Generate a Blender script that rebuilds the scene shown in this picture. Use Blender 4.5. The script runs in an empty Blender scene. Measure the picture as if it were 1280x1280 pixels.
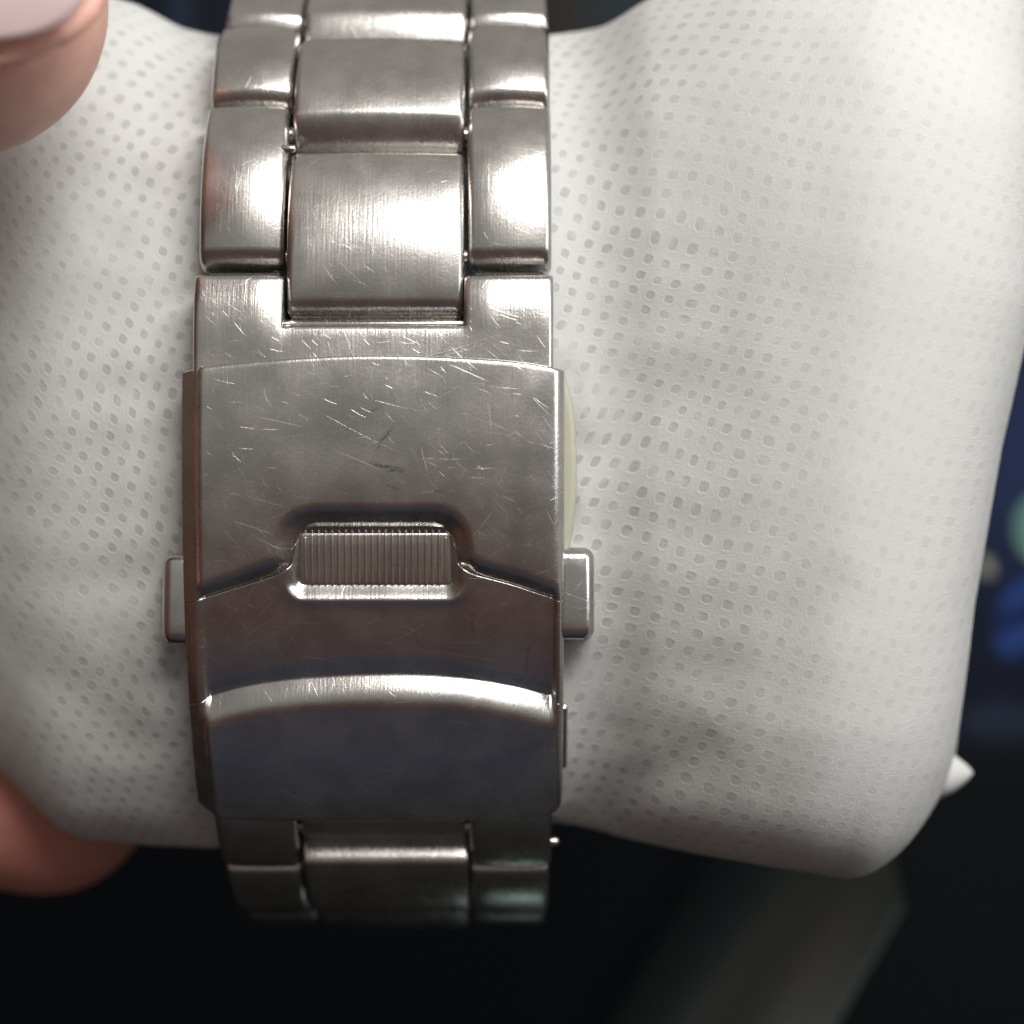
import bpy, bmesh, math, random
import numpy as np
from mathutils import Vector, noise
random.seed(7)
PI = math.pi
MM = 0.001
sc = bpy.context.scene
COL = sc.collection

# ------------------------------------------------------------------ camera
K, D = 24.0, 100.0                       # 24 photo pixels per mm at the clasp, 100 mm away
cam = bpy.data.cameras.new("camera")
camo = bpy.data.objects.new("camera", cam); COL.objects.link(camo)
camo.location = (0, -D*MM, 0); camo.rotation_euler = (math.radians(90), 0, 0)
cam.sensor_width = 36; cam.lens = 36*D/(1280/K)
cam.clip_start = 0.005; cam.clip_end = 20
cam.dof.use_dof = True; cam.dof.focus_distance = (D+0.5)*MM; cam.dof.aperture_fstop = 20
sc.camera = camo

# ------------------------------------------------------------------ room light
world = bpy.data.worlds.new("World"); sc.world = world; world.use_nodes = True
wn = world.node_tree; wn.nodes.clear()
wo = wn.nodes.new('ShaderNodeOutputWorld'); wb = wn.nodes.new('ShaderNodeBackground')
wt = wn.nodes.new('ShaderNodeTexCoord'); ws = wn.nodes.new('ShaderNodeSeparateXYZ')
wr = wn.nodes.new('ShaderNodeValToRGB'); wm = wn.nodes.new('ShaderNodeMapRange')
wm.inputs[1].default_value = -1; wm.inputs[2].default_value = 1
wn.links.new(wt.outputs['Generated'], ws.inputs[0]); wn.links.new(ws.outputs[2], wm.inputs[0])
wn.links.new(wm.outputs[0], wr.inputs[0]); wx = wn.nodes.new('ShaderNodeMapRange'); wx.interpolation_type = 'SMOOTHSTEP'; wx.inputs[1].default_value = -.45; wx.inputs[2].default_value = -.92
wx.inputs[3].default_value = 0; wx.inputs[4].default_value = .85; wn.links.new(ws.outputs[0], wx.inputs[0])
wmx = wn.nodes.new('ShaderNodeMix'); wmx.data_type = 'RGBA'; wn.links.new(wx.outputs[0], wmx.inputs[0]); wn.links.new(wr.outputs[0], wmx.inputs[6])
wmx.inputs[7].default_value = (.10, .046, .031, 1)
wn.links.new(wmx.outputs[2], wb.inputs[0]); wn.links.new(wb.outputs[0], wo.inputs[0])
cr = wr.color_ramp
cr.elements[0].position = 0.0; cr.elements[0].color = (0.045, 0.052, 0.070, 1)
cr.elements[1].position = 1.0; cr.elements[1].color = (0.40, 0.375, 0.35, 1)
for p, c in ((0.045, (0.052, 0.060, 0.082)), (0.12, (0.058, 0.060, 0.078)), (0.20, (0.108, 0.066, 0.056)), (0.34, (0.110, 0.070, 0.061)), (0.43, (0.165, 0.140, 0.128)),
             (0.50, (0.22, 0.212, 0.197)), (0.56, (0.33, 0.322, 0.302)), (0.80, (0.36, 0.34, 0.32))):
    e = cr.elements.new(p); e.color = (*c, 1)
wb.inputs[1].default_value = 1.0

def area(name, loc, target, sx, sy, power, col):
    l = bpy.data.lights.new(name, 'AREA'); l.shape = 'RECTANGLE'; l.size = sx; l.size_y = sy; l.energy = power; l.color = col
    o = bpy.data.objects.new(name, l); COL.objects.link(o); o.location = loc
    o.rotation_euler = (Vector(target)-Vector(loc)).to_track_quat('-Z', 'Y').to_euler()
    return o
area("ceiling_lamp", (0.078, -0.165, 0.150), (0, 0, 0.0), 0.160, 0.065, .74, (1.0, 0.97, 0.93))
area("right_light", (0.42, -0.20, 0.14), (0, 0, 0.0), 0.16, 0.26, 0.6, (0.93, 0.97, 1.0))  # unseen cool light added on the right for the clasp's edge highlight and cushion
sc.view_settings.view_transform = 'Standard'; sc.view_settings.look = 'None'
sc.view_settings.exposure = 0; sc.view_settings.gamma = 1
sc.render.engine = 'CYCLES'

# ------------------------------------------------------------------ helpers
def at(px, py, d):
    s = (D+d)/D/K
    return Vector(((px-640)*s, d, (640-py)*s))

def link(name, verts, faces, mat, parent=None, uvs=None, smooth=True, scale=MM):
    me = bpy.data.meshes.new(name)
    me.from_pydata([(v[0]*scale, v[1]*scale, v[2]*scale) for v in verts], [], faces)
    if uvs is not None:
        ul = me.uv_layers.new(name="UVMap")
        idx = np.empty(len(me.loops), dtype=np.int32); me.loops.foreach_get("vertex_index", idx)
        ul.data.foreach_set("uv", np.asarray(uvs, dtype=np.float32)[idx].ravel())
    if smooth: me.polygons.foreach_set("use_smooth", [True]*len(me.polygons))
    me.materials.append(mat); me.update()
    o = bpy.data.objects.new(name, me); COL.objects.link(o)
    if parent is not None: o.parent = parent
    return o

def thing(name, label, cat, group=None):
    o = bpy.data.objects.new(name, None); COL.objects.link(o)
    o.empty_display_size = 0.002
    o['label'] = label; o['category'] = cat
    if group: o['group'] = group
    return o
def tag(o, label, cat, group=None):
    o['label'] = label; o['category'] = cat
    if group: o['group'] = group

def sm(a, b, x):
    t = min(1, max(0, (x-a)/(b-a))); return t*t*(3-2*t)
def lerp(a, b, t): return a+(b-a)*t
def interp(x, pts):
    if x <= pts[0][0]: return pts[0][1]
    for (x0, y0), (x1, y1) in zip(pts, pts[1:]):
        if x <= x1: return y0+(y1-y0)*(x-x0)/(x1-x0)
    return pts[-1][1]
def sinterp(x, pts):                      # smooth (Catmull-Rom) interpolation
    n = len(pts)
    if x <= pts[0][0]: return pts[0][1]
    if x >= pts[-1][0]: return pts[-1][1]
    for i in range(n-1):
        if x <= pts[i+1][0]: break
    x0, y0 = pts[i]; x1, y1 = pts[i+1]; h = x1-x0; t = (x-x0)/h
    m0 = (y1-pts[i-1][1])/(x1-pts[i-1][0]) if i > 0 else (y1-y0)/h
    m1 = (pts[i+2][1]-y0)/(pts[i+2][0]-x0) if i+2 < n else (y1-y0)/h
    return (2*t**3-3*t**2+1)*y0+(t**3-2*t**2+t)*h*m0+(-2*t**3+3*t**2)*y1+(t**3-t**2)*h*m1

# ------------------------------------------------------------------ materials
class NT:
    def __init__(s, name):
        s.m = bpy.data.materials.new(name); s.m.use_nodes = True; s.t = s.m.node_tree
        s.b = s.t.nodes['Principled BSDF']
    def n(s, typ, **kw):
        x = s.t.nodes.new(typ)
        for k, v in kw.items(): setattr(x, k, v)
        return x
    def l(s, a, b): s.t.links.new(a, b)
    def math(s, op, a, b=None, c=None, clamp=False):
        x = s.n('ShaderNodeMath', operation=op); x.use_clamp = clamp
        for i, v in enumerate((a, b, c)):
            if v is None: continue
            if isinstance(v, (int, float)): x.inputs[i].default_value = v
            else: s.l(v, x.inputs[i])
        return x.outputs[0]
    def mapr(s, v, a, b, c=0.0, d=1.0, smooth=True):
        x = s.n('ShaderNodeMapRange'); x.interpolation_type = 'SMOOTHSTEP' if smooth else 'LINEAR'; x.clamp = True
        s.l(v, x.inputs[0])
        for i, q in enumerate((a, b, c, d)): x.inputs[i+1].default_value = q
        return x.outputs[0]
    def noise(s, vec, scale, detail=3, rough=.55, dist=0.0):
        x = s.n('ShaderNodeTexNoise'); x.inputs['Scale'].default_value = scale
        x.inputs['Detail'].default_value = detail; x.inputs['Roughness'].default_value = rough
        x.inputs['Distortion'].default_value = dist
        s.l(vec, x.inputs['Vector']); return x.outputs[0]
    def mapping(s, vec, sc=(1, 1, 1), rot=0, loc=(0, 0, 0)):
        x = s.n('ShaderNodeMapping'); x.inputs['Scale'].default_value = sc
        x.inputs['Rotation'].default_value = (0, 0, rot); x.inputs['Location'].default_value = loc
        s.l(vec, x.inputs['Vector']); return x.outputs[0]
    def mix(s, f, a, b):
        x = s.n('ShaderNodeMix', data_type='RGBA')
        if isinstance(f, (int, float)): x.inputs[0].default_value = f
        else: s.l(f, x.inputs[0])
        for i, v in ((6, a), (7, b)):
            if isinstance(v, tuple): x.inputs[i].default_value = (*v, 1)
            else: s.l(v, x.inputs[i])
        return x.outputs[2]
    def bump(s, h, dist, strength=1.0, normal=None):
        x = s.n('ShaderNodeBump'); x.inputs['Distance'].default_value = dist; x.inputs['Strength'].default_value = strength
        s.l(h, x.inputs['Height'])
        if normal is not None: s.l(normal, x.inputs['Normal'])
        return x.outputs[0]

def scratch_layer(N, uv, scale, halfw, prob, base_angle, spread, off=(0, 0, 0)):
    """short straight scratches: one per Voronoi cell, random direction, only in some cells"""
    v = N.mapping(uv, (scale, scale, scale), 0, off)
    vo = N.n('ShaderNodeTexVoronoi'); vo.voronoi_dimensions = '2D'; vo.feature = 'F1'
    vo.inputs['Scale'].default_value = 1.0
    N.l(v, vo.inputs['Vector'])
    sub = N.n('ShaderNodeVectorMath', operation='SUBTRACT'); N.l(v, sub.inputs[0]); N.l(vo.outputs['Position'], sub.inputs[1])
    sp = N.n('ShaderNodeSeparateColor'); N.l(vo.outputs['Color'], sp.inputs[0])
    ang = N.math('MULTIPLY_ADD', sp.outputs[0], spread, base_angle-spread/2)
    rot = N.n('ShaderNodeVectorRotate', rotation_type='Z_AXIS'); N.l(sub.outputs[0], rot.inputs[0]); N.l(ang, rot.inputs['Angle'])
    s2 = N.n('ShaderNodeSeparateXYZ'); N.l(rot.outputs[0], s2.inputs[0])
    # slight bow
    bow = N.math('MULTIPLY', N.math('MULTIPLY', s2.outputs[0], s2.outputs[0]), 0.12)
    dy = N.math('ABSOLUTE', N.math('SUBTRACT', s2.outputs[1], bow))
    line = N.mapr(dy, 0, halfw*scale, 1, 0)
    ends = N.mapr(N.math('ABSOLUTE', s2.outputs[0]), 0.15, 0.48, 1, 0)
    on = N.math('LESS_THAN', sp.outputs[1], prob)
    return N.math('MULTIPLY', N.math('MULTIPLY', line, ends), N.math('MULTIPLY', on, sp.outputs[2]))

def segs_mask(N, uv, segs, w):
    """a few individual long scratches, each a segment in millimetres on the metal"""
    s = N.n('ShaderNodeSeparateXYZ'); N.l(uv, s.inputs[0]); out = None
    for (x0, y0, x1, y1, k) in segs:
        L = math.hypot(x1-x0, y1-y0); ux, uy = (x1-x0)/L, (y1-y0)/L
        a = N.math('ADD', N.math('MULTIPLY', N.math('SUBTRACT', s.outputs[0], x0), ux), N.math('MULTIPLY', N.math('SUBTRACT', s.outputs[1], y0), uy))
        b = N.math('ADD', N.math('MULTIPLY', N.math('SUBTRACT', s.outputs[0], x0), -uy), N.math('MULTIPLY', N.math('SUBTRACT', s.outputs[1], y0), ux))
        c = N.math('ABSOLUTE', N.math('SUBTRACT', a, L/2))
        m = N.math('MULTIPLY', N.mapr(N.math('ABSOLUTE', b), 0, w, k, 0), N.mapr(c, L*.25, L*.5, 1, 0))
        out = m if out is None else N.math('MAXIMUM', out, m)
    return out

def steel(name, base=(0.57, 0.55, 0.53), rough=.27, wear=1.0, grain=1.0, grain_axis=1, segs=None, scuffs=None, seed=0):
    N = NT(name); b = N.b
    tc = N.n('ShaderNodeTexCoord'); uv = N.mapping(tc.outputs['UV'], (1000, 1000, 1000), 0, (seed*13.7, seed*7.1, 0))
    uv0 = N.mapping(tc.outputs['UV'], (1000, 1000, 1000))
    g = (28, 1.2, 1) if grain_axis == 1 else (1.2, 28, 1)
    brush = N.noise(N.mapping(uv, g), 1.0, 3, .6)
    brush2 = N.noise(N.mapping(uv, (g[0]*.3, g[1]*.3, 1), .12), 1.0, 2, .5)
    blot = N.noise(uv, .35, 4, .6)
    fine = N.noise(uv, 6.0, 4, .7)
    r = N.math('MULTIPLY_ADD', blot, .16, rough-.08)
    r = N.math('MULTIPLY_ADD', fine, .10, N.math('SUBTRACT', r, .05))
    sc_ = None
    wv = N.n('ShaderNodeTexNoise'); wv.inputs['Scale'].default_value = 1.3; N.l(uv0, wv.inputs['Vector'])
    wa = N.n('ShaderNodeVectorMath', operation='MULTIPLY_ADD'); N.l(wv.outputs['Color'], wa.inputs[0]); wa.inputs[1].default_value = (.5, .5, 0); N.l(uv0, wa.inputs[2])
    uvw = N.mapping(wa.outputs[0], (1, 1, 1), 0, (-.25, -.25, 0))
    for (scale, hw, pr, ba, sp, off) in ((.11, .013, 1.0, .55, .9, (2, 3, 0)), (.13, .011, 1.0, -.6, 2.6, (9, 6, 0)), (.16, .011, 1.0, 1.1, 3.1, (14, 4, 0)), (.24, .014, 1.0, .5, 1.6, (3, 1, 0)), (.30, .011, 1.0, -.6, 1.5, (17, 31, 0)), (.40, .012, .9, -.5, 3.0, (7, 5, 0)), (.5, .012, .9, 1.2, 3.1, (1, 9, 0)),
                                         (.75, .011, .9, .55, 1.2, (11, 2, 0)), (.9, .012, .8, -.3, 3.1, (4, 12, 0)), (1.5, .011, .8, .9, 3.1, (5, 15, 0))):
        m = scratch_layer(N, uv, scale, hw, pr*min(1.2, wear), ba, sp, off)
        sc_ = m if sc_ is None else N.math('MAXIMUM', sc_, m)
    patch = N.mapr(N.noise(uv, .22, 2, .5), .38, .62, .45, 1.0)
    sc_ = N.math('MULTIPLY', sc_, patch)
    if segs: sc_ = N.math('MAXIMUM', sc_, segs_mask(N, uv0, segs, .04))
    hgt = N.math('MULTIPLY_ADD', sc_, -1.0, N.math('MULTIPLY', brush, .22*grain))
    nb = N.bump(hgt, 0.0000035*wear, 1.0)
    nb = N.bump(N.math('ADD', N.math('MULTIPLY', fine, .9), brush2), 0.000008, 1.0, nb)
    N.l(nb, b.inputs['Normal'])
    r = N.math('MULTIPLY_ADD', sc_, .18, r)
    N.l(r, b.inputs['Roughness'])
    dark = tuple(c*.82 for c in base); lite = tuple(min(.9, c*1.5) for c in base)
    c = N.mix(N.mapr(blot, .3, .7), dark, base)
    c = N.mix(N.math('MULTIPLY', sc_, .46*wear, clamp=True), c, lite)
    if scuffs:
        c = N.mix(N.math('MULTIPLY', segs_mask(N, uvw, scuffs, .13), N.mapr(fine, .35, .6)), c, tuple(q*.25 for q in base))
    N.l(c, b.inputs['Base Color'])
    b.inputs['Metallic'].default_value = 1.0
    return N.m

def plain(name, col, rough=.5, metal=0.0, bump=0.0, scale=300):
    N = NT(name); b = N.b
    tc = N.n('ShaderNodeTexCoord')
    n1 = N.noise(tc.outputs['Object'], scale, 4, .6)
    c = N.mix(n1, tuple(q*.8 for q in col), tuple(min(1, q*1.2) for q in col))
    N.l(c, b.inputs['Base Color']); b.inputs['Roughness'].default_value = rough; b.inputs['Metallic'].default_value = metal
    if bump: N.l(N.bump(n1, bump), b.inputs['Normal'])
    return N.m

# ------------------------------------------------------------------ path of the band in the (y, z) plane
XB = at(466, 640, 0).x                    # centre line of the band
cps = [(31, -17), (28.5, -22.5), (24.0, -25.8)]
def cp(py, d):
    v = at(0, py, d); return (v.y, v.z)
cps += [cp(1157, 20), cp(1146, 15.8), cp(1124, 11.8), cp(1092, 9.1), cp(1050, 6.9), cp(1010, 5.3), cp(940, 3.4), cp(865, 2.0), cp(800, 1.1), cp(735, .5), cp(640, .08), cp(550, 0),
        cp(450, .15), cp(330, .9), cp(250, 1.7), cp(178, 2.7), cp(118, 4.1), cp(60, 6.2), cp(15, 8.9)]
cps += [(12.6, 30.9), (17.5, 32.9), (23, 33.2), (29, 31.2), (33, 26), (34.5, 20)]
def dense(P, n=60):
    out = []
    for i in range(len(P)-1):
        p0 = P[max(i-1, 0)]; p1 = P[i]; p2 = P[i+1]; p3 = P[min(i+2, len(P)-1)]
        for k in range(n):
            t = k/n
            out.append(tuple(.5*((2*p1[j])+(-p0[j]+p2[j])*t+(2*p0[j]-5*p1[j]+4*p2[j]-p3[j])*t*t+(-p0[j]+3*p1[j]-3*p2[j]+p3[j])*t**3) for j in (0, 1)))
    out.append(P[-1]); return np.array(out)
path = dense(cps)
for _ in range(900):                      # smooth the sampled path a little
    path[1:-1] = path[1:-1]*.5+(path[:-2]+path[2:])*.25
S = np.concatenate([[0], np.cumsum(np.hypot(*np.diff(path, axis=0).T))])
PYS = 640-path[:, 1]*K*D/(D+path[:, 0])
front = (path[:, 0] < 19.0)
def s_of(py):                             # arc length where the front of the path shows at photo row py
    idx = np.where(front)[0]; i = idx[np.argmin(np.abs(PYS[idx]-py))]
    if 0 < i < len(S)-1:
        j = i-1 if (PYS[i]-py)*(PYS[i-1]-py) < 0 else i+1
        a, c = PYS[i], PYS[j]
        if a != c: return float(lerp(S[i], S[j], min(1, max(0, (py-a)/(c-a)))))
    return float(S[i])
tang = np.gradient(path, S, axis=0)
for _ in range(60): tang[1:-1] = tang[1:-1]*.5+(tang[:-2]+tang[2:])*.25
def ref(s):
    y = np.interp(s, S, path[:, 0]); z = np.interp(s, S, path[:, 1])
    ty = np.interp(s, S, tang[:, 0]); tz = np.interp(s, S, tang[:, 1]); L = math.hypot(ty, tz)
    return y, z, -tz/L, ty/L              # point, outward normal
def bend(x, s, h):
    y, z, ny, nz = ref(s)
    return (XB+x, y+ny*h, z+nz*h)

# ------------------------------------------------------------------ wristwatch band
M_clasp = steel("brushed_scratched_steel", rough=.25, wear=1.0, grain=1.2, grain_axis=1, scuffs=[((x0-466)/K, s_of(y0), (x1-466)/K, s_of(y1), k) for x0, y0, x1, y1, k in ((495, 532, 470, 562, .8), (455, 578, 512, 586, .9), (478, 590, 510, 588, .9), (486, 584, 508, 594, .8), (478, 600, 500, 612, .6), (545, 612, 552, 616, .8), (455, 520, 480, 508, .5), (592, 760, 588, 800, .5), (655, 850, 662, 800, .4))],
                segs=[(-7.4, s_of(648), -4.9, s_of(668), .8), (-2.2, s_of(560), .8, s_of(590), .6), (-6.2, s_of(520), -3.4, s_of(535), .6),
                      (3.8, s_of(455), 6.2, s_of(480), .9), (5.2, s_of(585), 6.4, s_of(585), .9), (6.0, s_of(500), 6.2, s_of(540), .5),
                      (2.5, s_of(556), 2.9, s_of(592), .8), (-5.8, s_of(975), -3.1, s_of(1005), .8), (-.3, s_of(955), .9, s_of(957), .9),
                      (5.5, s_of(970), 6.3, s_of(980), .8), (-4, s_of(822), -1.8, s_of(830), .7), (2.0, s_of(812), 7, s_of(830), .5)])
M_link = steel("brushed_link_steel", rough=.27, wear=.65, grain=.45, grain_axis=1, seed=3)
M_link_dull = steel("dull_side_link_steel", rough=.25, wear=.7, grain=.3, grain_axis=1, seed=5)
M_pol = steel("polished_edge_steel", rough=.2, wear=.5, grain=.3, seed=8)
M_grip = steel("grip_steel", base=(.60, .55, .52), rough=.3, wear=.3, grain=.3, seed=9)
M_dark = plain("dark_grime_steel", (.08, .075, .07), .45, .8)

watch = thing("wristwatch", "scratched stainless steel wristwatch bracelet and clasp wrapped round the white cushion", "wristwatch")

def edge_lines(a, b, r, n=5, step=.5):
    """sample positions from a to b, crowded within r of both ends"""
    q = [1-math.cos(i/n*PI/2) for i in range(n+1)]
    k = max(2, int((b-a-2*r)/step))
    return [a+r*t for t in q]+[a+r+(b-a-2*r)*i/k for i in range(1, k)]+[b-r*t for t in reversed(q)]

def slab(name, x0, x1, s0, s1, top, bottom, r, mat, parent, lo_ch=None, hi_ch=None, crown_s=0.0, crown_x=0.0, rc=None, skew=None, scale=MM, conv=bend):
    """a link: rounded cushion-edged block lying on the bent path"""
    rc = rc or r
    xs = edge_lines(x0, x1, r, 6, .7); ss = edge_lines(s0, s1, r, 6, .16 if (lo_ch or hi_ch) else .5)
    cx, cs = (x0+x1)/2, (s0+s1)/2; hx, hs = (x1-x0)/2, (s1-s0)/2
    V, UV, F = [], [], []
    nx, ns = len(xs), len(ss)
    for s in ss:
        for x in xs:
            ex = max(abs(x-cx)-(hx-r), 0); es = max(abs(s-cs)-(hs-r), 0)
            e = math.hypot(ex, es); px, ps = x, s
            if e > r:
                f = r/e
                px = cx+math.copysign(hx-r+ex*f, x-cx); ps = cs+math.copysign(hs-r+es*f, s-cs); e = r
            drop = r-math.sqrt(max(0, r*r-e*e))
            h = top-drop+crown_s*(1-((ps-cs)/hs)**2)-crown_s+crown_x*(1-((px-cx)/hx)**2)-crown_x
            if lo_ch: h -= lo_ch[1]*max(0, 1-(ps-s0)/lo_ch[0])**1.25
            if hi_ch: h -= hi_ch[1]*max(0, 1-(s1-ps)/hi_ch[0])**1.15
            V.append((px, ps, h)); UV.append((px, ps))
    for j in range(ns-1):
        for i in range(nx-1):
            F.append((j*nx+i, j*nx+i+1, (j+1)*nx+i+1, (j+1)*nx+i))
    ring = [i for i in range(nx)]+[j*nx+nx-1 for j in range(1, ns)]+[(ns-1)*nx+i for i in range(nx-2, -1, -1)]+[j*nx for j in range(ns-2, 0, -1)]
    rb = min(.25, r)
    levels = [(bottom+rb, 0), (bottom+rb*.3, rb*.3), (bottom, rb)]
    prev = ring
    for lv, ins in levels:
        cur = []
        for q in ring:
            x, s, _ = V[q]
            x2 = cx+(x-cx)*(1-ins/hx); s2 = cs+(s-cs)*(1-ins/hs)
            cur.append(len(V)); V.append((x2, s2, lv)); UV.append((x2+lv*.7, s2+lv*.7))
        m = len(ring)
        for i in range(m):
            F.append((prev[i], cur[i], cur[(i+1) % m], prev[(i+1) % m]))
        prev = cur
    c = len(V); V.append((cx, cs, bottom)); UV.append((cx, cs)); m = len(prev)
    for i in range(m): F.append((prev[(i+1) % m], prev[i], c))
    W = [conv(*v) for v in V]
    return link(name, W, F, mat, parent, [(u*MM, v*MM) for u, v in UV])

T = 2.35
sB = s_of
# side links (left, right) and centre links, given by the photo rows of their ends
pitch = 9.45
sC0, sC1 = sB(329), sB(121)
sides = [(sC0, sC1)]
s = sC1+.08
L_side = sC1-sC0
sides.append((s, sB(17))); s = sB(17)+.08
for k in range(3): sides.append((s, s+8.6)); s += 8.68
cents = [(sB(391), sB(184))]
cents.append((sB(177), sB(38))); s = sB(38)+.3
for k in range(3): cents.append((s, s+8.3)); s += 8.6
LX0, LX1 = -9.35, -4.75      # left side link x range
RX0, RX1 = 4.85, 9.35
CX0, CX1 = -4.62, 4.72
for k, (a, b) in enumerate(sides):
    if b > S[-1]: break
    w = k*.12
    ca = .42 if k == 0 else .5
    slab("side_link", LX0+w, LX1+w*.5, a, b, .16, -T, .42, M_link_dull, watch, crown_s=ca+.22, crown_x=.22, lo_ch=(.9, .42) if k == 0 else (.8, .55))
    slab("side_link", RX0-w*.2, RX1-w*.2, a, b, .18, -T, .42, M_link_dull, watch, crown_s=ca+.22, crown_x=.20, lo_ch=(.9, .42) if k == 0 else (.8, .55))
for k, (a, b) in enumerate(cents):
    if b > S[-1]: break
    slab("centre_link", CX0+k*.05, CX1-k*.03, a, b, .46 if k == 0 else .34, -T, .42, M_link, watch, crown_s=.70, crown_x=.16, lo_ch=(.7, .3) if k == 0 else (1.9, 1.15))
# bottom links, below the clasp
sl = sB(1090)
bs = [(sl, sl+7.0)]
s = sl-.25
for k in range(3):
    bs.append((s-8.6, s)); s -= 8.9
for k, (a, b) in enumerate(bs):
    if a < 0: break
    slab("side_link", LX0+.15+k*.15, LX1+.05, a, b, .0, -T, .34, M_link_dull, watch, crown_s=.3, crown_x=.06)
    slab("side_link", RX0+.05, RX1+.1-k*.1, a, b, .0, -T, .34, M_link_dull, watch, crown_s=.3, crown_x=.06)
cb = sB(1064); cb2 = cb-8.4
slab("centre_link", CX0+.15, CX1+.02, cb2, cb, .42, -2.7, .25, M_link, watch, crown_s=.3, hi_ch=(.75, 1.9))
if cb2-9 > 0: slab("centre_link", CX0+.25, CX1-.1, max(0.2, cb2-9.0), cb2-.5, .1, -T, .4, M_link, watch, crown_s=.3)
slab("inner_bridge", CX0+.1, CX1-.1, cb+.25, cb+4.0, -.75, -T, .15, M_link_dull, watch)
# connecting pins
def pin(x0, x1, s, h, r, mat=M_pol, name="link_pin"):
    V, F = [], []; n = 14
    rows = [(x0, .0), (x0+r*.15, .55*r), (x0+r*.5, .87*r), (x0+r, r), (x1-r, r), (x1-r*.5, .87*r), (x1-r*.15, .55*r), (x1, .0)]
    c = bend(0, s, h)
    for x, q in rows:
        for i in range(n):
            a = 2*PI*i/n; V.append((XB+x, c[1]+q*math.cos(a), c[2]+q*math.sin(a)))
    for j in range(len(rows)-1):
        for i in range(n): F.append((j*n+i, j*n+(i+1) % n, (j+1)*n+(i+1) % n, (j+1)*n+i))
    return link(name, V, F, mat, watch, [(v[0]*MM, v[2]*MM) for v in V])
pin(-9.0, 9.0, sC0+.8, -1.35, .45); pin(-9.0, 9.0, sB(150), -1.35, .45); pin(-9.0, 9.0, sB(1058), -1.5, .45)
pin(9.0, 9.95, sB(1068), -.9, .26); pin(-9, 9, sB(398), -1.6, .45)
pin(-5.2, -4.3, sB(183), -.25, .22); pin(-5.2, -4.3, sB(404), -.3, .2)

# ---- end link: U shaped piece going under the clasp cover
def hfield(name, xs, rows, hfun, mat, parent, thick, keep=None, bottom=None, warp=None):
    """height field in band space with skirts: rows is a list of functions x -> photo row"""
    nx, nr = len(xs), len(rows); V, UV, F = [], [], []
    for r in rows:
        for x in xs:
            s = r(x); V.append((x, s, hfun(x, s))); UV.append((x*MM, s*MM))
    used = []
    for j in range(nr-1):
        for i in range(nx-1):
            if keep and not keep((xs[i]+xs[i+1])/2, (rows[j]((xs[i]+xs[i+1])/2)+rows[j+1]((xs[i]+xs[i+1])/2))/2): continue
            used.append((j*nx+i, (j+1)*nx+i, (j+1)*nx+i+1, j*nx+i+1))
    F = list(used)
    from collections import Counter
    E = {}
    for f in used:
        for a, b in zip(f, f[1:]+f[:1]): E[(a, b)] = 1
    rim = [(a, b) for (a, b) in E if (b, a) not in E]
    low = {}
    def lo(v):
        if v not in low:
            x, s, h = V[v]; low[v] = len(V)
            V.append((x, s, (bottom if bottom is not None else h-thick))); UV.append((x*MM+.0007, s*MM+.0007))
        return low[v]
    for a, b in rim: F.append((b, a, lo(a), lo(b)))
    # underside
    for f in used:
        F.append(tuple(reversed([lo(v) for v in f])))
    W = [bend(*v) for v in V]
    return link(name, W, F, mat, parent, UV)

S455, S342, S405 = sB(470), sB(343), sB(407)
def round_drop(d, r):                      # d: distance inside the border
    if d >= r: return 0
    e = r-max(d, 0); return r-math.sqrt(max(0, r*r-e*e))
def u_h(x, s):
    r = .38
    dx = min(x+9.42, 9.42-x)
    inL = -4.72; inR = 4.72
    d_top = (S342-s) if (x < inL or x > inR) else 99
    dn = 99
    if s > S405 and x < 0: dn = abs(inL-x) if x < inL else 0
    if s > S405 and x > 0: dn = abs(x-inR) if x > inR else 0
    if s <= S405:
        if inL <= x <= inR: dn = S405-s
        else: dn = math.hypot(min(abs(x-inL), abs(x-inR)), S405-s)
    h = .22-round_drop(dx, r)-round_drop(d_top, r)-round_drop(dn, .3)
    # the two horns swell a little, the bridge between dips
    h += .18*sm(4.3, 6.2, abs(x))*sm(S455, S405+.8, s)-.30*sm(S405+1.0, S342, s)*.6
    return h
xs = sorted(set([round(v, 4) for v in edge_lines(-9.42, 9.42, .38, 6, .35)]+[-4.72, -4.72-.04, -4.72-.12, -4.72-.25, -4.72-.38, 4.72, 4.76, 4.84, 4.97, 5.1]))
srow = edge_lines(S455, S405, .3, 5, .4)+edge_lines(S405, S342, .38, 5, .4)[1:]
hfield("end_link", xs, [(lambda x, v=v: v) for v in srow], u_h, M_clasp, watch, 0, keep=lambda x, s: not (-4.72 < x < 4.72 and s > S405), bottom=-T)

# ---- clasp cover: three plates of one height field
HW = 10.0
def arch(x, dip): return dip*(x/HW)**2
def pxx(x): return 466+x*K
def E0(x):                                 # top border, photo rows
    return sinterp(pxx(x), [(226, 463), (300, 455), (380, 449), (460, 446), (560, 448), (640, 453), (706, 462)])
def arc1(x): return sinterp(pxx(x), [(226, 756), (245, 750), (300, 733), (355, 716), (400, 706), (466, 702), (530, 705), (582, 716), (640, 731), (690, 748), (706, 753)])
PADC = 468
def E1(x):                                 # seam between upper plate and lock flap
    p = pxx(x); a = arc1(x)
    u = abs(p-PADC)
    top = 657
    if u < 74: return top
    if u < 106:
        pass
    return sinterp(u, [(74, 657), (86, 659.5), (94, 667), (99, 680), (101.5, 694), (105, 706), (113, a-3.5), (127, a)]) if u < 127 else a
def E2(x): return sinterp(pxx(x), [(226, 884), (248, 876), (300, 862), (360, 853), (470, 847), (560, 850), (640, 862), (697, 878), (706, 881)])
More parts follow.
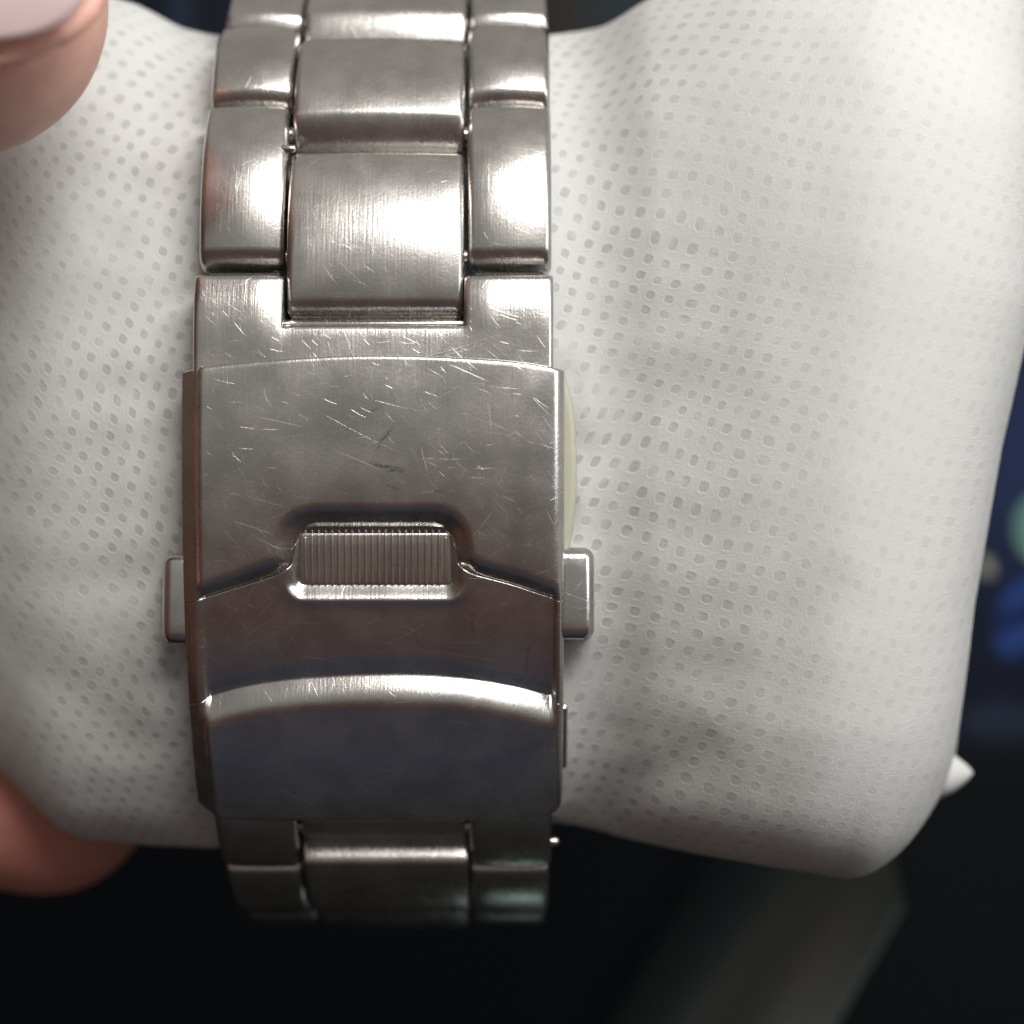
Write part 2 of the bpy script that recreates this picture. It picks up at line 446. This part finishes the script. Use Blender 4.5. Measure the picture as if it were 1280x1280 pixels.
def E3(x): return sinterp(pxx(x), [(226, 1010), (245, 1017), (275, 1021), (466, 1022), (650, 1021), (690, 1017), (706, 1008)])
SE = [[None]*4 for _ in range(0)]
cov_x = []
x = -HW
for v in edge_lines(-HW, HW, .95, 9, .16): cov_x.append(round(v, 4))
for sgn in (-1, 1):
    for u in np.arange(74, 131, 1.0):
        cov_x.append(round((PADC+sgn*u-466)/K, 4))
cov_x = sorted(set(cov_x))
cache = {}
def se(x, k):
    key = (round(x, 5), k)
    if key not in cache: cache[key] = s_of((E0, E1, E2, E3)[k](x))
    return cache[key]
seam_pts = np.array([(x, se(x, 1)) for x in cov_x])
def seam_dist(x, s): return float(np.min(np.hypot(seam_pts[:, 0]-x, seam_pts[:, 1]-s)))
S_pad_t, S_pad_b = s_of(667), s_of(733)
PX0, PX1 = (373-466)/K, (563-466)/K
def side_round(x):
    r = .85
    d = HW-abs(x)
    if x < 0: return .52*max(0, 1-d/.95)**1.15+.10*(abs(x)/HW)**3
    return round_drop(d, .55)+.42*max(0, 1-d/2.0)**1.9+.08*(abs(x)/HW)**3
TOP = .62
def h_upper(x, s):
    h = TOP-side_round(x)-round_drop(se(x, 0)-s, .16)
    d = seam_dist(x, s)
    ax = abs(pxx(x)-PADC)
    pad = 1-sm(100, 150, ax)
    R = lerp(1.05, 1.25, pad)
    t = max(0, 1-d/R)
    h -= lerp(.60, .62, pad)*t**1.9*1.2
    h -= .10*pad*(max(0, 1-d/3.2))**2
    # bright shoulder round the grip
    h -= .10*math.exp(-((math.hypot(max(abs(x-(PADC-466)/K)-3.3, 0)*1.0, max(0, abs(s-s_of(695))-.6))-1.35)/.38)**2)*sm(s_of(745), s_of(700), s)
    return h
def dent(x, s):                            # 0 outside, 1 inside the scooped grip
    cx = (PX0+PX1)/2; cs = (S_pad_t+S_pad_b)/2
    dx = max(abs(x-cx)-(PX1-PX0)/2+.25, 0); ds = max(abs(s-cs)-(S_pad_t-S_pad_b)/2+.25, 0)
    return math.hypot(dx, ds)
def h_flap(x, s):
    s1, s2 = se(x, 1), se(x, 2); t = (s1-s)/(s1-s2)       # 0 at seam, 1 at the ridge
    h = lerp(.0, -.30, t)-side_round(x)-round_drop(s1-s, .05)
    h -= .10*sm(.85, 1.0, t)
    e = dent(x, s)
    rim = math.exp(-((e-.95)/.42)**2)
    below = sm(S_pad_b+1.0, S_pad_b-.2, s)
    h += .10*rim*below
    h -= .62*(1-(lerp(sm(-.12, .95, e), min(1, max(0, e/1.0)), .8*below)))
    h += .10*math.exp(-((e-1.1)/.4)**2)*(1-below)
    return h
def h_low(x, s):
    s2, s3 = se(x, 2), se(x, 3); d = s2-s
    h = -.40-side_round(x)*.95
    h += .90*math.sin(min(1, max(0, d)/1.5)*PI/2)
    h -= .10*sm(1.5, (s2-s3), d)
    h -= round_drop(s-s3, .25)
    return h
def rows_between(k0, k1, ts):
    return [(lambda x, t=t: lerp(se(x, k0), se(x, k1), t)) for t in ts]
def dist_ts(n, p0=0.0, p1=0.0):
    base = [i/n for i in range(n+1)]
    return base
t_up = [0, .006, .015, .03, .05]+[.05+.55*i/22 for i in range(1, 23)]+[.6+.4*(1-(1-i/46)**1.25) for i in range(1, 47)]
t_fl = [0, .004, .01, .02, .035]+[.035+.965*i/90 for i in range(1, 91)]
t_lo = [i/40*.3 for i in range(41)]+[.3+.62*i/24 for i in range(1, 25)]+[.94, .955, .97, .98, .99, 1.0]
def with_side(f):
    def g(x, s):
        d = HW-abs(x); w = 1-sm(.7, 1.15, d)
        h = f(x, s)
        if x > 0: w = 1-sm(.3, .6, d)
        return h if w <= 0 else lerp(h, (.60 if x > 0 else .27)-side_round(x)-round_drop(se(x, 0)-s, .16)-round_drop(s-se(x, 3), .25), w)
    return g
h_upper, h_flap, h_low = with_side(h_upper), with_side(h_flap), with_side(h_low)
cover = hfield("clasp_cover", cov_x, rows_between(0, 1, t_up), h_upper, M_clasp, watch, 0, bottom=-2.6)
flap = hfield("lock_flap", cov_x, rows_between(1, 2, t_fl), h_flap, M_clasp, watch, 0, bottom=-2.61)
lower = hfield("clasp_end_plate", cov_x, rows_between(2, 3, t_lo), h_low, M_clasp, watch, 0, bottom=-2.62)
# grip insert with its ridges
gp = slab("grip_plate", PX0-.15, PX1+.15, S_pad_b-.12, S_pad_t+.12, -.46, -1.1, .3, M_grip, watch)
proto = None; n_r = 22
for k in range(n_r):
    x = lerp(PX0+.28, PX1-.26, k/(n_r-1))
    ins = .16 if k in (0, n_r-1) else 0
    if proto is None or ins:
        o = slab("grip_ridge", x-.08, x+.08, S_pad_b+.10+ins, S_pad_t-.05-ins, -.32, -.55, .07, M_grip, gp)
        if k == 1: pass
        if not ins or proto is None: pass
        if not ins: proto = o; px_ = x
    else:
        o = proto.copy(); COL.objects.link(o); o.parent = gp; o.location = ((x-px_)*MM, 0, 0)
# side buttons
def button(x0, x1, py0, py1, hh, hb, name="push_button", skew=None):
    sc0 = (s_of(py1)+s_of(py0))/2
    def flat(x, s, h):
        y, z, _, _ = ref(sc0); c, q = math.cos(math.radians(4)), math.sin(math.radians(4))
        return (XB+x, y-h*c+(s-sc0)*q, z+(s-sc0)*c+h*q)
    return slab(name, x0, x1, s_of(py1), s_of(py0), hh, hb, .62, M_pol, watch, crown_s=.12, crown_x=.12, conv=flat)
button(-11.35, -9.2, 690, 803, -.9, -3.4)
button(9.2, 11.62, 683, 797, -.75, -3.4)
# inner folding blade whose edge shows past the right side
slab("folding_blade", -7.5, 10.3, s_of(990), s_of(905), -1.9, -2.5, .22, M_pol, watch)

# ------------------------------------------------------------------ white cushion
def fabric(dots=1.0):
    N = NT("white_nonwoven_fabric"); b = N.b
    tc = N.n('ShaderNodeTexCoord'); uv = N.mapping(tc.outputs['UV'], (1000, 1000, 1000))
    wob = N.n('ShaderNodeTexNoise'); wob.inputs['Scale'].default_value = .065; wob.inputs['Detail'].default_value = 2; N.l(uv, wob.inputs['Vector'])
    add = N.n('ShaderNodeVectorMath', operation='MULTIPLY_ADD'); N.l(wob.outputs['Color'], add.inputs[0]); add.inputs[1].default_value = (4.8, 4.8, 0); N.l(uv, add.inputs[2])
    p = N.mapping(add.outputs[0], (1/1.02, 1/1.02, 1), math.radians(22))
    # staggered lattice of small embossed diamonds
    s = N.n('ShaderNodeSeparateXYZ'); N.l(p, s.inputs[0])
    row = N.math('FLOOR', s.outputs[1])
    sh = N.math('MULTIPLY', N.math('MODULO', N.math('ABSOLUTE', row), 2.0), .5)
    fx = N.math('SUBTRACT', N.math('FRACT', s.outputs[0]), .5)
    fy = N.math('SUBTRACT', N.math('FRACT', s.outputs[1]), .5)
    jit = N.noise(add.outputs[0], .9, 1, .5)
    ax = N.math('ABSOLUTE', fx); ay = N.math('ABSOLUTE', fy)
    r1 = N.math('ADD', N.math('MULTIPLY', ax, .95), N.math('MULTIPLY', ay, .75))
    r2 = N.math('MAXIMUM', ax, ay)
    dist = N.math('ADD', N.math('MULTIPLY', r1, .3), N.math('MULTIPLY', r2, .7))
    dist = N.math('ADD', dist, N.math('MULTIPLY_ADD', jit, .08, -.04))
    dot = N.mapr(dist, .185, .275, 1, 0)
    region = N.mapr(N.noise(uv, .11, 3, .6), .36, .56, .45, 1.0)
    region = N.math('MULTIPLY', region, N.mapr(N.noise(uv, .8, 1, .5), .34, .54, .50, 1.0))
    so_ = N.n('ShaderNodeSeparateXYZ'); N.l(tc.outputs['Object'], so_.inputs[0])
    nearb = N.mapr(N.math('ABSOLUTE', N.math('SUBTRACT', so_.outputs[0], XB*MM)), .010, .027, 1.6*dots, .42*dots)
    dotm = N.math('MULTIPLY', N.math('MULTIPLY', dot, region), nearb)
    f1 = N.noise(N.mapping(add.outputs[0], (3.5, 1.0, 1), .6), 2.2, 5, .7, 1.5)
    f2 = N.noise(N.mapping(add.outputs[0], (1.0, 3.5, 1), -.4), 2.5, 5, .7, 1.5)
    fib = N.math('ADD', f1, f2)
    col = N.mix(N.math('MULTIPLY', dotm, .46), (.53, .54, .53), (.32, .325, .315))
    col = N.mix(N.mapr(fib, .8, 1.25, .0, .16), col, (.55, .55, .54))
    N.l(col, b.inputs['Base Color'])
    b.inputs['Roughness'].default_value = .72
    b.inputs['Specular IOR Level'].default_value = .25
    rim_ = N.math('MULTIPLY', N.math('MULTIPLY', N.mapr(dist, .24, .31, 0, 1), N.mapr(dist, .31, .42, 1, 0)), N.math('MULTIPLY', nearb, region))
    hgt = N.math('ADD', N.math('ADD', N.math('MULTIPLY', dotm, -.22), N.math('MULTIPLY', rim_, .11)), N.math('MULTIPLY', fib, .5))
    nb = N.bump(hgt, .00006, .8)
    big = N.noise(uv, .55, 3, .5)
    nb = N.bump(big, .00006, .5, nb)
    N.l(nb, b.inputs['Normal'])
    return N.m
M_fab = fabric(); M_fab0 = fabric(0.0)

YC = 14.0
topo = [(-260, 120), (-200, 20), (-150, -50), (0, -40), (130, -5), (200, 18), (258, 42), (360, 56), (466, 60), (580, 58), (690, 46), (760, 24), (820, 2), (900, -25), (1000, -55), (1100, -85), (1180, -90), (1290, -80)]
boto = [(-260, 800), (-200, 850), (-100, 910), (0, 962), (75, 1035), (120, 1052), (275, 1056), (380, 1046), (560, 1036), (690, 1028), (850, 1047), (980, 1064), (1080, 1076), (1150, 1084), (1200, 1066), (1240, 1030), (1290, 970)]
fro = [(-260, 13.4), (-200, 12.6), (-100, 10), (0, 6.6), (100, 4.0), (200, 3.1), (240, 3.0), (466, 3.1), (700, 3.0), (760, 2.2), (860, .4), (950, -1.2), (1050, -2.2), (1150, -1.0), (1220, 2.0), (1265, 7.5), (1290, 13.5)]
redge = [(-200, 1268), (0, 1288), (200, 1291), (400, 1278), (560, 1242), (750, 1212), (930, 1194), (1000, 1182), (1100, 1165), (1200, 1160)]
XA, XE = -260.0, 1290.0
nu, nv = 300, 230
V, UV = [], []
us = [i/nu for i in range(nu+1)]
def w_of(px): return (px-640)*(D+YC)/D/K
for i, u in enumerate(us):
    uu = 1-(1-u)**1.15 if u > 0 else 0
    px = lerp(XA, XE, uu)
    tz = -(sinterp(px, topo)-640)*(D+YC)/D/K; bz = -(sinterp(px, boto)-640)*(D+YC)/D/K
    fy = sinterp(px, fro); cz = (tz+bz)/2; H = (tz-bz)/2
    B = YC-fy
    ssum = 0; prev = None
    for j in range(nv+1):
        th = lerp(-PI*.78, PI*.78, j/nv)
        n_ = lerp(2.2, 2.6, sm(700, 1000, px)) if px > 466 else lerp(1.85, 2.2, sm(150, 400, px))
        c, q = math.cos(th), math.sin(th)
        n_ += (0 if q > 0 else .8*min(1, -q*2))*sm(700, 950, px)
        z = cz+H*math.copysign(abs(q)**(2/n_), q); y = YC-B*math.copysign(abs(c)**(2/n_), c)
        if prev: ssum += math.hypot(z-prev[0], y-prev[1])
        prev = (z, y)
        pyv = 640-z*K*D/(D+YC)
        re = interp(pyv, redge)
        x = w_of(px)
        k = sm(600, 1290, px)**1.5
        x += (w_of(re)-w_of(1290))*k
        # folds: strongest beside the band, plus a few long soft creases
        p = Vector((x, y, z))
        nrm = Vector((0, -c, q)).normalized()
        bx = abs(x-XB)-9.6
        near = math.exp(-max(0, bx)/7.0)
        d = .30*(noise.noise(p*.07)+.25*noise.noise(p*.16+Vector((9, 2, 4))))
        d += near*.32*noise.noise(Vector((x*.10, 3, z*.42)))
        d += .07*noise.noise(p*.5)*(.2+near)
        def crease(ax, ay, bx2, by2, amp, wd):
            A = Vector((w_of(ax), 0, -(ay-640)*(D+YC)/D/K)); Bp = Vector((w_of(bx2), 0, -(by2-640)*(D+YC)/D/K)); P = Vector((x, 0, z))
            t = max(0, min(1, (P-A).dot(Bp-A)/(Bp-A).length_squared)); r = (P-(A+(Bp-A)*t)).length
            return -amp*math.exp(-(r/wd)**2)*(1-abs(2*t-1)**3*.7)
        if c > 0:
            d += crease(700, 1015, 880, 900, .45, 1.5)+crease(720, 985, 1020, 990, -.30, 2.6)
            d += crease(860, 870, 1010, 700, .35, 2.4)
            d += crease(705, 600, 860, 480, .30, 1.5)+crease(760, 330, 1000, 120, .30, 3.2)
            d += crease(150, 330, 235, 250, .35, 1.6)+crease(40, 800, 220, 900, .35, 2.2)
            d += crease(1050, 60, 1280, 150, .5, 3.0)
        P2 = p+nrm*d
        # stay under the bracelet
        zz = P2.z; 
        if bx < 5.5 and c > -.2:
            dm = np.hypot(path[:, 0]-P2.y, path[:, 1]-P2.z); ii = int(np.argmin(dm))
            yy, zz2, ny, nz = ref(float(S[ii])); hcur = (P2.y-yy)*ny+(P2.z-zz2)*nz
            lim = -2.75; over = hcur-lim
            if over > 0:
                f = 1-sm(.2, 5.5, bx)
                P2 = P2-Vector((0, ny, nz))*over*f
        V.append(tuple(P2)); UV.append((x*MM, (ssum)*MM))
# arc length measured from the middle row so that the weave runs straight across
mid = nv//2
UV2 = []
for i in range(nu+1):
    m = UV[i*(nv+1)+mid][1]
    for j in range(nv+1): UV2.append((UV[i*(nv+1)+j][0], UV[i*(nv+1)+j][1]-m))
F = [(i*(nv+1)+j, (i+1)*(nv+1)+j, (i+1)*(nv+1)+j+1, i*(nv+1)+j+1) for i in range(nu) for j in range(nv)]
cush = link("cushion", V, F, M_fab, None, UV2)
tag(cush, "white nonwoven fabric cushion dotted with small diamonds, filling the watch bracelet", "cushion")
# back closing sheet and the pinched corner of the seam
ring = []
def blob(name, c, rad, mat, parent=None, n=24, m=16, rot=0.0):
    V, F, U = [], [], []
    for j in range(m+1):
        ph = PI*j/m
        for i in range(n):
            a = 2*PI*i/n
            x, y, z = rad[0]*math.sin(ph)*math.cos(a), rad[1]*math.sin(ph)*math.sin(a), rad[2]*math.cos(ph)
            x, z = x*math.cos(rot)-z*math.sin(rot), x*math.sin(rot)+z*math.cos(rot)
            V.append((c[0]+x, c[1]+y, c[2]+z)); U.append((V[-1][0]*MM, V[-1][2]*MM))
    for j in range(m):
        for i in range(n): F.append((j*n+i, (j+1)*n+i, (j+1)*n+(i+1) % n, j*n+(i+1) % n))
    return link(name, V, F, mat, parent, U)
bc = at(1170, 966, 13.5)
tip = blob("seam_corner", (0, 0, 0), (2.2, 1.5, 1.5), M_fab0, cush)
for v in tip.data.vertices:
    t = v.co.x/(2.2*MM); k = .25+.75*max(0.0, 1-t*t)**.5*(1-.35*t) if t > 0 else 1
    v.co.y *= k; v.co.z *= k; v.co = v.co+bc*MM

# ------------------------------------------------------------------ pale yellow plastic behind the clasp
def film():
    N = NT("pale_yellow_plastic"); b = N.b
    tc = N.n('ShaderNodeTexCoord'); n1 = N.noise(tc.outputs['Object'], 500, 3, .6)
    N.l(N.mix(n1, (.34, .34, .26), (.40, .40, .32)), b.inputs['Base Color']); b.inputs['Roughness'].default_value = .35
    b.inputs['Subsurface Weight'].default_value = .3; b.inputs['Subsurface Scale'].default_value = .0006
    return N.m
V, UVt, F = [], [], []
outl = [(462, 703), (480, 710), (510, 717), (550, 720.5), (600, 721), (640, 719), (680, 713), (715, 707)]
rowsn = 40
for j in range(rowsn+1):
    py = lerp(462, 715, j/rowsn); xe = sinterp(py, outl)
    A = at(640, py, 2.2); x0 = at(660, py, 2.2).x; x1 = at(xe, py, 2.2).x
    for k, (xx, yy) in enumerate(((x0, 1.9), (x1-.4, 1.9), (x1-.1, 2.0), (x1, 2.25), (x1-.1, 2.5), (x0, 2.6))):
        V.append((xx, yy, A.z)); UVt.append((xx*MM, A.z*MM))
for j in range(rowsn):
    for k in range(5): F.append((j*6+k, j*6+k+1, (j+1)*6+k+1, (j+1)*6+k))
fl = link("plastic_strip", V, F, film(), None, UVt)
tag(fl, "pale yellow curved plastic edge peeking out behind the right side of the steel clasp", "plastic strip")

# ------------------------------------------------------------------ the hand that holds the cushion
def skin():
    N = NT("skin"); b = N.b
    tc = N.n('ShaderNodeTexCoord'); n1 = N.noise(tc.outputs['Object'], 140, 3, .6); n2 = N.noise(tc.outputs['Object'], 900, 4, .6)
    c = N.mix(N.mapr(n1, .3, .7), (.62, .33, .265), (.68, .42, .335))
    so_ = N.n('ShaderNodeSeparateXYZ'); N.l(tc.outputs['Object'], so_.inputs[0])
    c = N.mix(N.mapr(so_.outputs[2], -.012, .004, .85, 0), c, (.52, .20, .155))     # darker red low down: shade on the lower finger painted into the skin
    N.l(c, b.inputs['Base Color']); b.inputs['Roughness'].default_value = .55
    b.inputs['Subsurface Weight'].default_value = .35; b.inputs['Subsurface Radius'].default_value = (1, .35, .2); b.inputs['Subsurface Scale'].default_value = .0015
    N.l(N.bump(n2, .00008, .6), b.inputs['Normal'])
    return N.m
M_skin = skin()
bm = bmesh.new()
def ball(c, r):
    g = bmesh.ops.create_icosphere(bm, subdivisions=3, radius=r*MM)
    for v in g['verts']: v.co += Vector(c)*MM
def chain(pts):
    for (a, ra), (b_, rb) in zip(pts, pts[1:]):
        a, b_ = Vector(a), Vector(b_); n = max(2, int((b_-a).length/1.2))
        for k in range(n+1): ball(a.lerp(b_, k/n), lerp(ra, rb, k/n))
tc_ = at(-62, 0, -5)
th = [(tuple(tc_), 7.8), (tuple(tc_+Vector((-6, -.5, 2))), 8.6), (tuple(tc_+Vector((-20, 1, 6))), 9.0), (tuple(tc_+Vector((-30, 6, 4))), 9.6), (tuple(tc_+Vector((-46, 16, -6))), 11.5), (tuple(tc_+Vector((-62, 28, -22))), 14)]
chain(th)
palm = tc_+Vector((-62, 30, -24))
for k, (dx, dz) in enumerate(((0, 0), (2, -14), (4, -28), (2, -42))):
    chain([(tuple(palm+Vector((-6, 4, 0))), 14), (tuple(palm+Vector((dx, 8+k*2, dz))), 12.5), (tuple(palm+Vector((-30, 14, dz*.5-10))), 15)])
def finger(tip, d1, r0, k):
    base = palm+Vector((2+k, 10+2*k, -14*k))
    mid1 = base+Vector((16, 16, 2)); mid2 = Vector(tip)+Vector((-12, 9, -1))
    chain([(tuple(base), r0+3.5), (tuple(mid1), r0+1.4), (tuple(mid2), r0+.8), (tuple(tip), r0)])
ft = at(26, 966, 22)
finger(at(40, 150, 33), 0, 7.0, 0)
finger(at(90, 480, 34), 0, 7.0, 1)
finger(at(60, 800, 32), 0, 7.0, 2)
# the finger seen at the lower left
base = palm+Vector((5, 14, -44))
chain([(tuple(base), 10), (tuple(ft+Vector((-30, 9, 3))), 8.4), (tuple(ft+Vector((-14, 4, 2))), 7.6), (tuple(ft), 7.5), (tuple(ft+Vector((1.8, 0.2, -1.2))), 6.6)])
# soft fold round the thumb nail
nc = at(-60, -72, -14); nrx, nrz = 6.1, 4.35
for k in range(26):
    a = -PI*.95+PI*1.15*k/25
    ball((nc.x+nrx*1.0*math.cos(a), -5-7.3+1.9*(abs(math.cos(a))**2), nc.z+nrz*1.12*math.sin(a)), .8)
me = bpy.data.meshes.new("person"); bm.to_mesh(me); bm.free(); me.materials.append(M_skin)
hand = bpy.data.objects.new("person", me); COL.objects.link(hand)
rm = hand.modifiers.new("remesh", 'REMESH'); rm.mode = 'VOXEL'; rm.voxel_size = .0006; rm.use_smooth_shade = True
smo = hand.modifiers.new("smooth", 'SMOOTH'); smo.iterations = 10; smo.factor = .5
tag(hand, "person's hand pinching the cushion's left end, thumb in front and fingertip below", "person")
def nailmat():
    N = NT("thumb_nail"); b = N.b
    tc = N.n('ShaderNodeTexCoord'); n1 = N.noise(tc.outputs['Object'], 200, 2, .5)
    N.l(N.mix(n1, (.60, .45, .45), (.68, .55, .56)), b.inputs['Base Color']); b.inputs['Roughness'].default_value = .3
    b.inputs['Subsurface Weight'].default_value = .2; b.inputs['Subsurface Scale'].default_value = .001
    return N.m
V, F, U = [], [], []; n = 26
for j in range(n+1):
    for i in range(n+1):
        a, b_ = -1+2*i/n, -1+2*j/n
        r = max(abs(a), abs(b_)); L = (abs(a)**3+abs(b_)**3)**(1/3) if r > 0 else 1
        f = r/L if L > 0 else 1
        x, z = a*f*nrx, b_*f*nrz
        y = -5-9.25+.012*x*x+.045*z*z
        V.append((nc.x+x, y, nc.z+z)); U.append((x*MM, z*MM))
for j in range(n):
    for i in range(n): F.append((j*(n+1)+i, j*(n+1)+i+1, (j+1)*(n+1)+i+1, (j+1)*(n+1)+i))
nail = link("nail", V, F, nailmat(), hand, U)
so = nail.modifiers.new("solid", 'SOLIDIFY'); so.thickness = .0005; so.offset = -1

# ------------------------------------------------------------------ dark things behind
M_desk = plain("black_desk", (.003, .003, .003), .7, 0, 0, 40)
V = [(-1200, -25, 0), (1200, -25, 0), (1200, 900, 0), (-1200, 900, 0)]
desk = link("desk_top", [(x, y, -95) for x, y, z in V], [(0, 1, 2, 3)], M_desk, None, smooth=False); desk['kind'] = 'structure'

def box(name, x0, x1, y0, y1, z0, z1, mat, parent=None, bevel=2.0):
    bm = bmesh.new(); g = bmesh.ops.create_cube(bm, size=1)
    for v in g['verts']: v.co = Vector((lerp(x0, x1, v.co.x+.5), lerp(y0, y1, v.co.y+.5), lerp(z0, z1, v.co.z+.5)))*MM
    bmesh.ops.bevel(bm, geom=bm.edges[:], offset=bevel*MM, segments=3, affect='EDGES', profile=.6)
    me = bpy.data.meshes.new(name); bm.to_mesh(me); bm.free(); me.materials.append(mat)
    o = bpy.data.objects.new(name, me); COL.objects.link(o)
    if parent is not None: o.parent = parent
    return o
mon = thing("monitor", "dark monitor glowing with blurred blue and green shapes right behind the cushion", "monitor")
M_bezel = plain("black_bezel", (.0015, .0017, .0018), .8)
DM = 70.0
def screen():
    N = NT("screen_image"); b = N.b
    tc = N.n('ShaderNodeTexCoord'); o = N.mapping(tc.outputs['Object'], (1000, 1000, 1000))
    s = N.n('ShaderNodeSeparateXYZ'); N.l(o, s.inputs[0]); X, Z = s.outputs[0], s.outputs[2]
    def P(px, py): v = at(px, py, DM); return v.x, v.z
    def disc(px, py, rx, rz, soft=.5, rot=0.0):
        cx, cz = P(px, py)
        dx = N.math('SUBTRACT', X, cx); dz = N.math('SUBTRACT', Z, cz)
        c, q = math.cos(rot), math.sin(rot)
        a = N.math('DIVIDE', N.math('ADD', N.math('MULTIPLY', dx, c), N.math('MULTIPLY', dz, q)), rx)
        e = N.math('DIVIDE', N.math('ADD', N.math('MULTIPLY', dx, -q), N.math('MULTIPLY', dz, c)), rz)
        r = N.math('SQRT', N.math('ADD', N.math('MULTIPLY', a, a), N.math('MULTIPLY', e, e)))
        return N.mapr(r, 1-soft, 1+soft*.3, 1, 0)
    base = N.mix(N.mapr(N.noise(o, .035, 2, .5), .35, .65), (.003, .005, .009), (.005, .008, .018))
    col = base
    col = N.mix(disc(1285, 560, 9, 14, .9), col, (.012, .02, .06))
    stripes = N.mapr(N.math('SINE', N.math('MULTIPLY', N.math('ADD', Z, N.math('MULTIPLY', X, -.45)), 1.55)), -.8, .8)
    col = N.mix(disc(1287, 770, 3.0, 4.6, .25, -.5), col, N.mix(stripes, (.006, .013, .05), (.016, .038, .15)))
    col = N.mix(disc(1303, 660, 2.5, 3.2, .12), col, (.11, .20, .17))
    col = N.mix(disc(1303, 690, .9, .9, .4), col, (.5, .55, .15))
    col = N.mix(disc(1232, 708, .7, 1.1, .5, .5), col, (.25, .24, .2))
    col = N.mix(disc(1250, 905, 4.5, 2.2, .6), col, (.022, .032, .06))
    col = N.mix(disc(1240, 1082, 2.0, 1.6, .6), col, (.03, .032, .045))
    # fades to the dark bottom part of the picture
    zc = P(0, 1010)[1]; zd = P(0, 780)[1]
    dim = N.mapr(Z, zc, zd)
    col = N.mix(dim, (.0015, .002, .0025), col)
    # upper left is almost black with a brown patch
    col = N.mix(disc(712, 20, 3.2, 8, .8), col, (.022, .014, .010))
    col = N.mix(disc(790, 10, 7, 5, .8), col, (.016, .024, .028))
    col = N.mix(disc(225, 20, 1.2, 8, .6), col, (.012, .02, .035))
    N.l(col, b.inputs['Emission Color']); b.inputs['Emission Strength'].default_value = 1.0
    b.inputs['Base Color'].default_value = (.001, .001, .001, 1); b.inputs['Roughness'].default_value = .6; b.inputs['Specular IOR Level'].default_value = .08
    return N.m
v0 = at(-300, -400, DM); v1 = at(1700, 1420, DM)
box("screen", v0.x, v1.x, DM, DM+3, v1.z, v0.z, screen(), mon, .3)
box("bezel", v0.x-6, v1.x+6, DM+1, DM+14, v1.z-16, v0.z+6, M_bezel, mon, 1.5)
# slanting grey stand leg in the lower right
def leg():
    N = NT("dark_grey_plastic"); b = N.b
    tc = N.n('ShaderNodeTexCoord'); n1 = N.noise(tc.outputs['Object'], 60, 3, .6)
    N.l(N.mix(n1, (.22, .31, .30), (.28, .38, .37)), b.inputs['Base Color']); b.inputs['Roughness'].default_value = .33; b.inputs['Metallic'].default_value = .93
    return N.m
A0 = at(1160, 1085, 45); B0 = at(1035, 1300, 45)
ax = (B0-A0).normalized(); pr = Vector((ax.z, 0, -ax.x))
if pr.x > 0: pr = -pr
V, F = [], []
A0 = A0+ax*.5; B0 = B0+ax*40
nn = 24
for P in (A0, B0):
    for k in range(nn+1):
        t = k/nn; a = t*PI*.5
        sk = ax*(3.0-14*math.sin(a)) if P is A0 else ax*0
        V.append(tuple(P+sk+pr*12.5*math.sin(a)+Vector((0, 13*(1-math.cos(a)), 0))))
    V.append(tuple(P+(ax*3.0 if P is A0 else ax*0)+Vector((0, 13, 0))))
m = nn+2
for k in range(m): F.append((k, (k+1) % m, m+(k+1) % m, m+k))
F.append(tuple(range(m))); F.append(tuple(reversed(range(m, 2*m))))
lg = link("stand_leg", V, F, leg(), None, None)
lg.data.polygons[m-1].use_smooth = False; lg.data.polygons[m-2].use_smooth = False
tag(lg, "smooth dark grey plastic leg slanting across the lower right corner below the cushion", "stand leg")
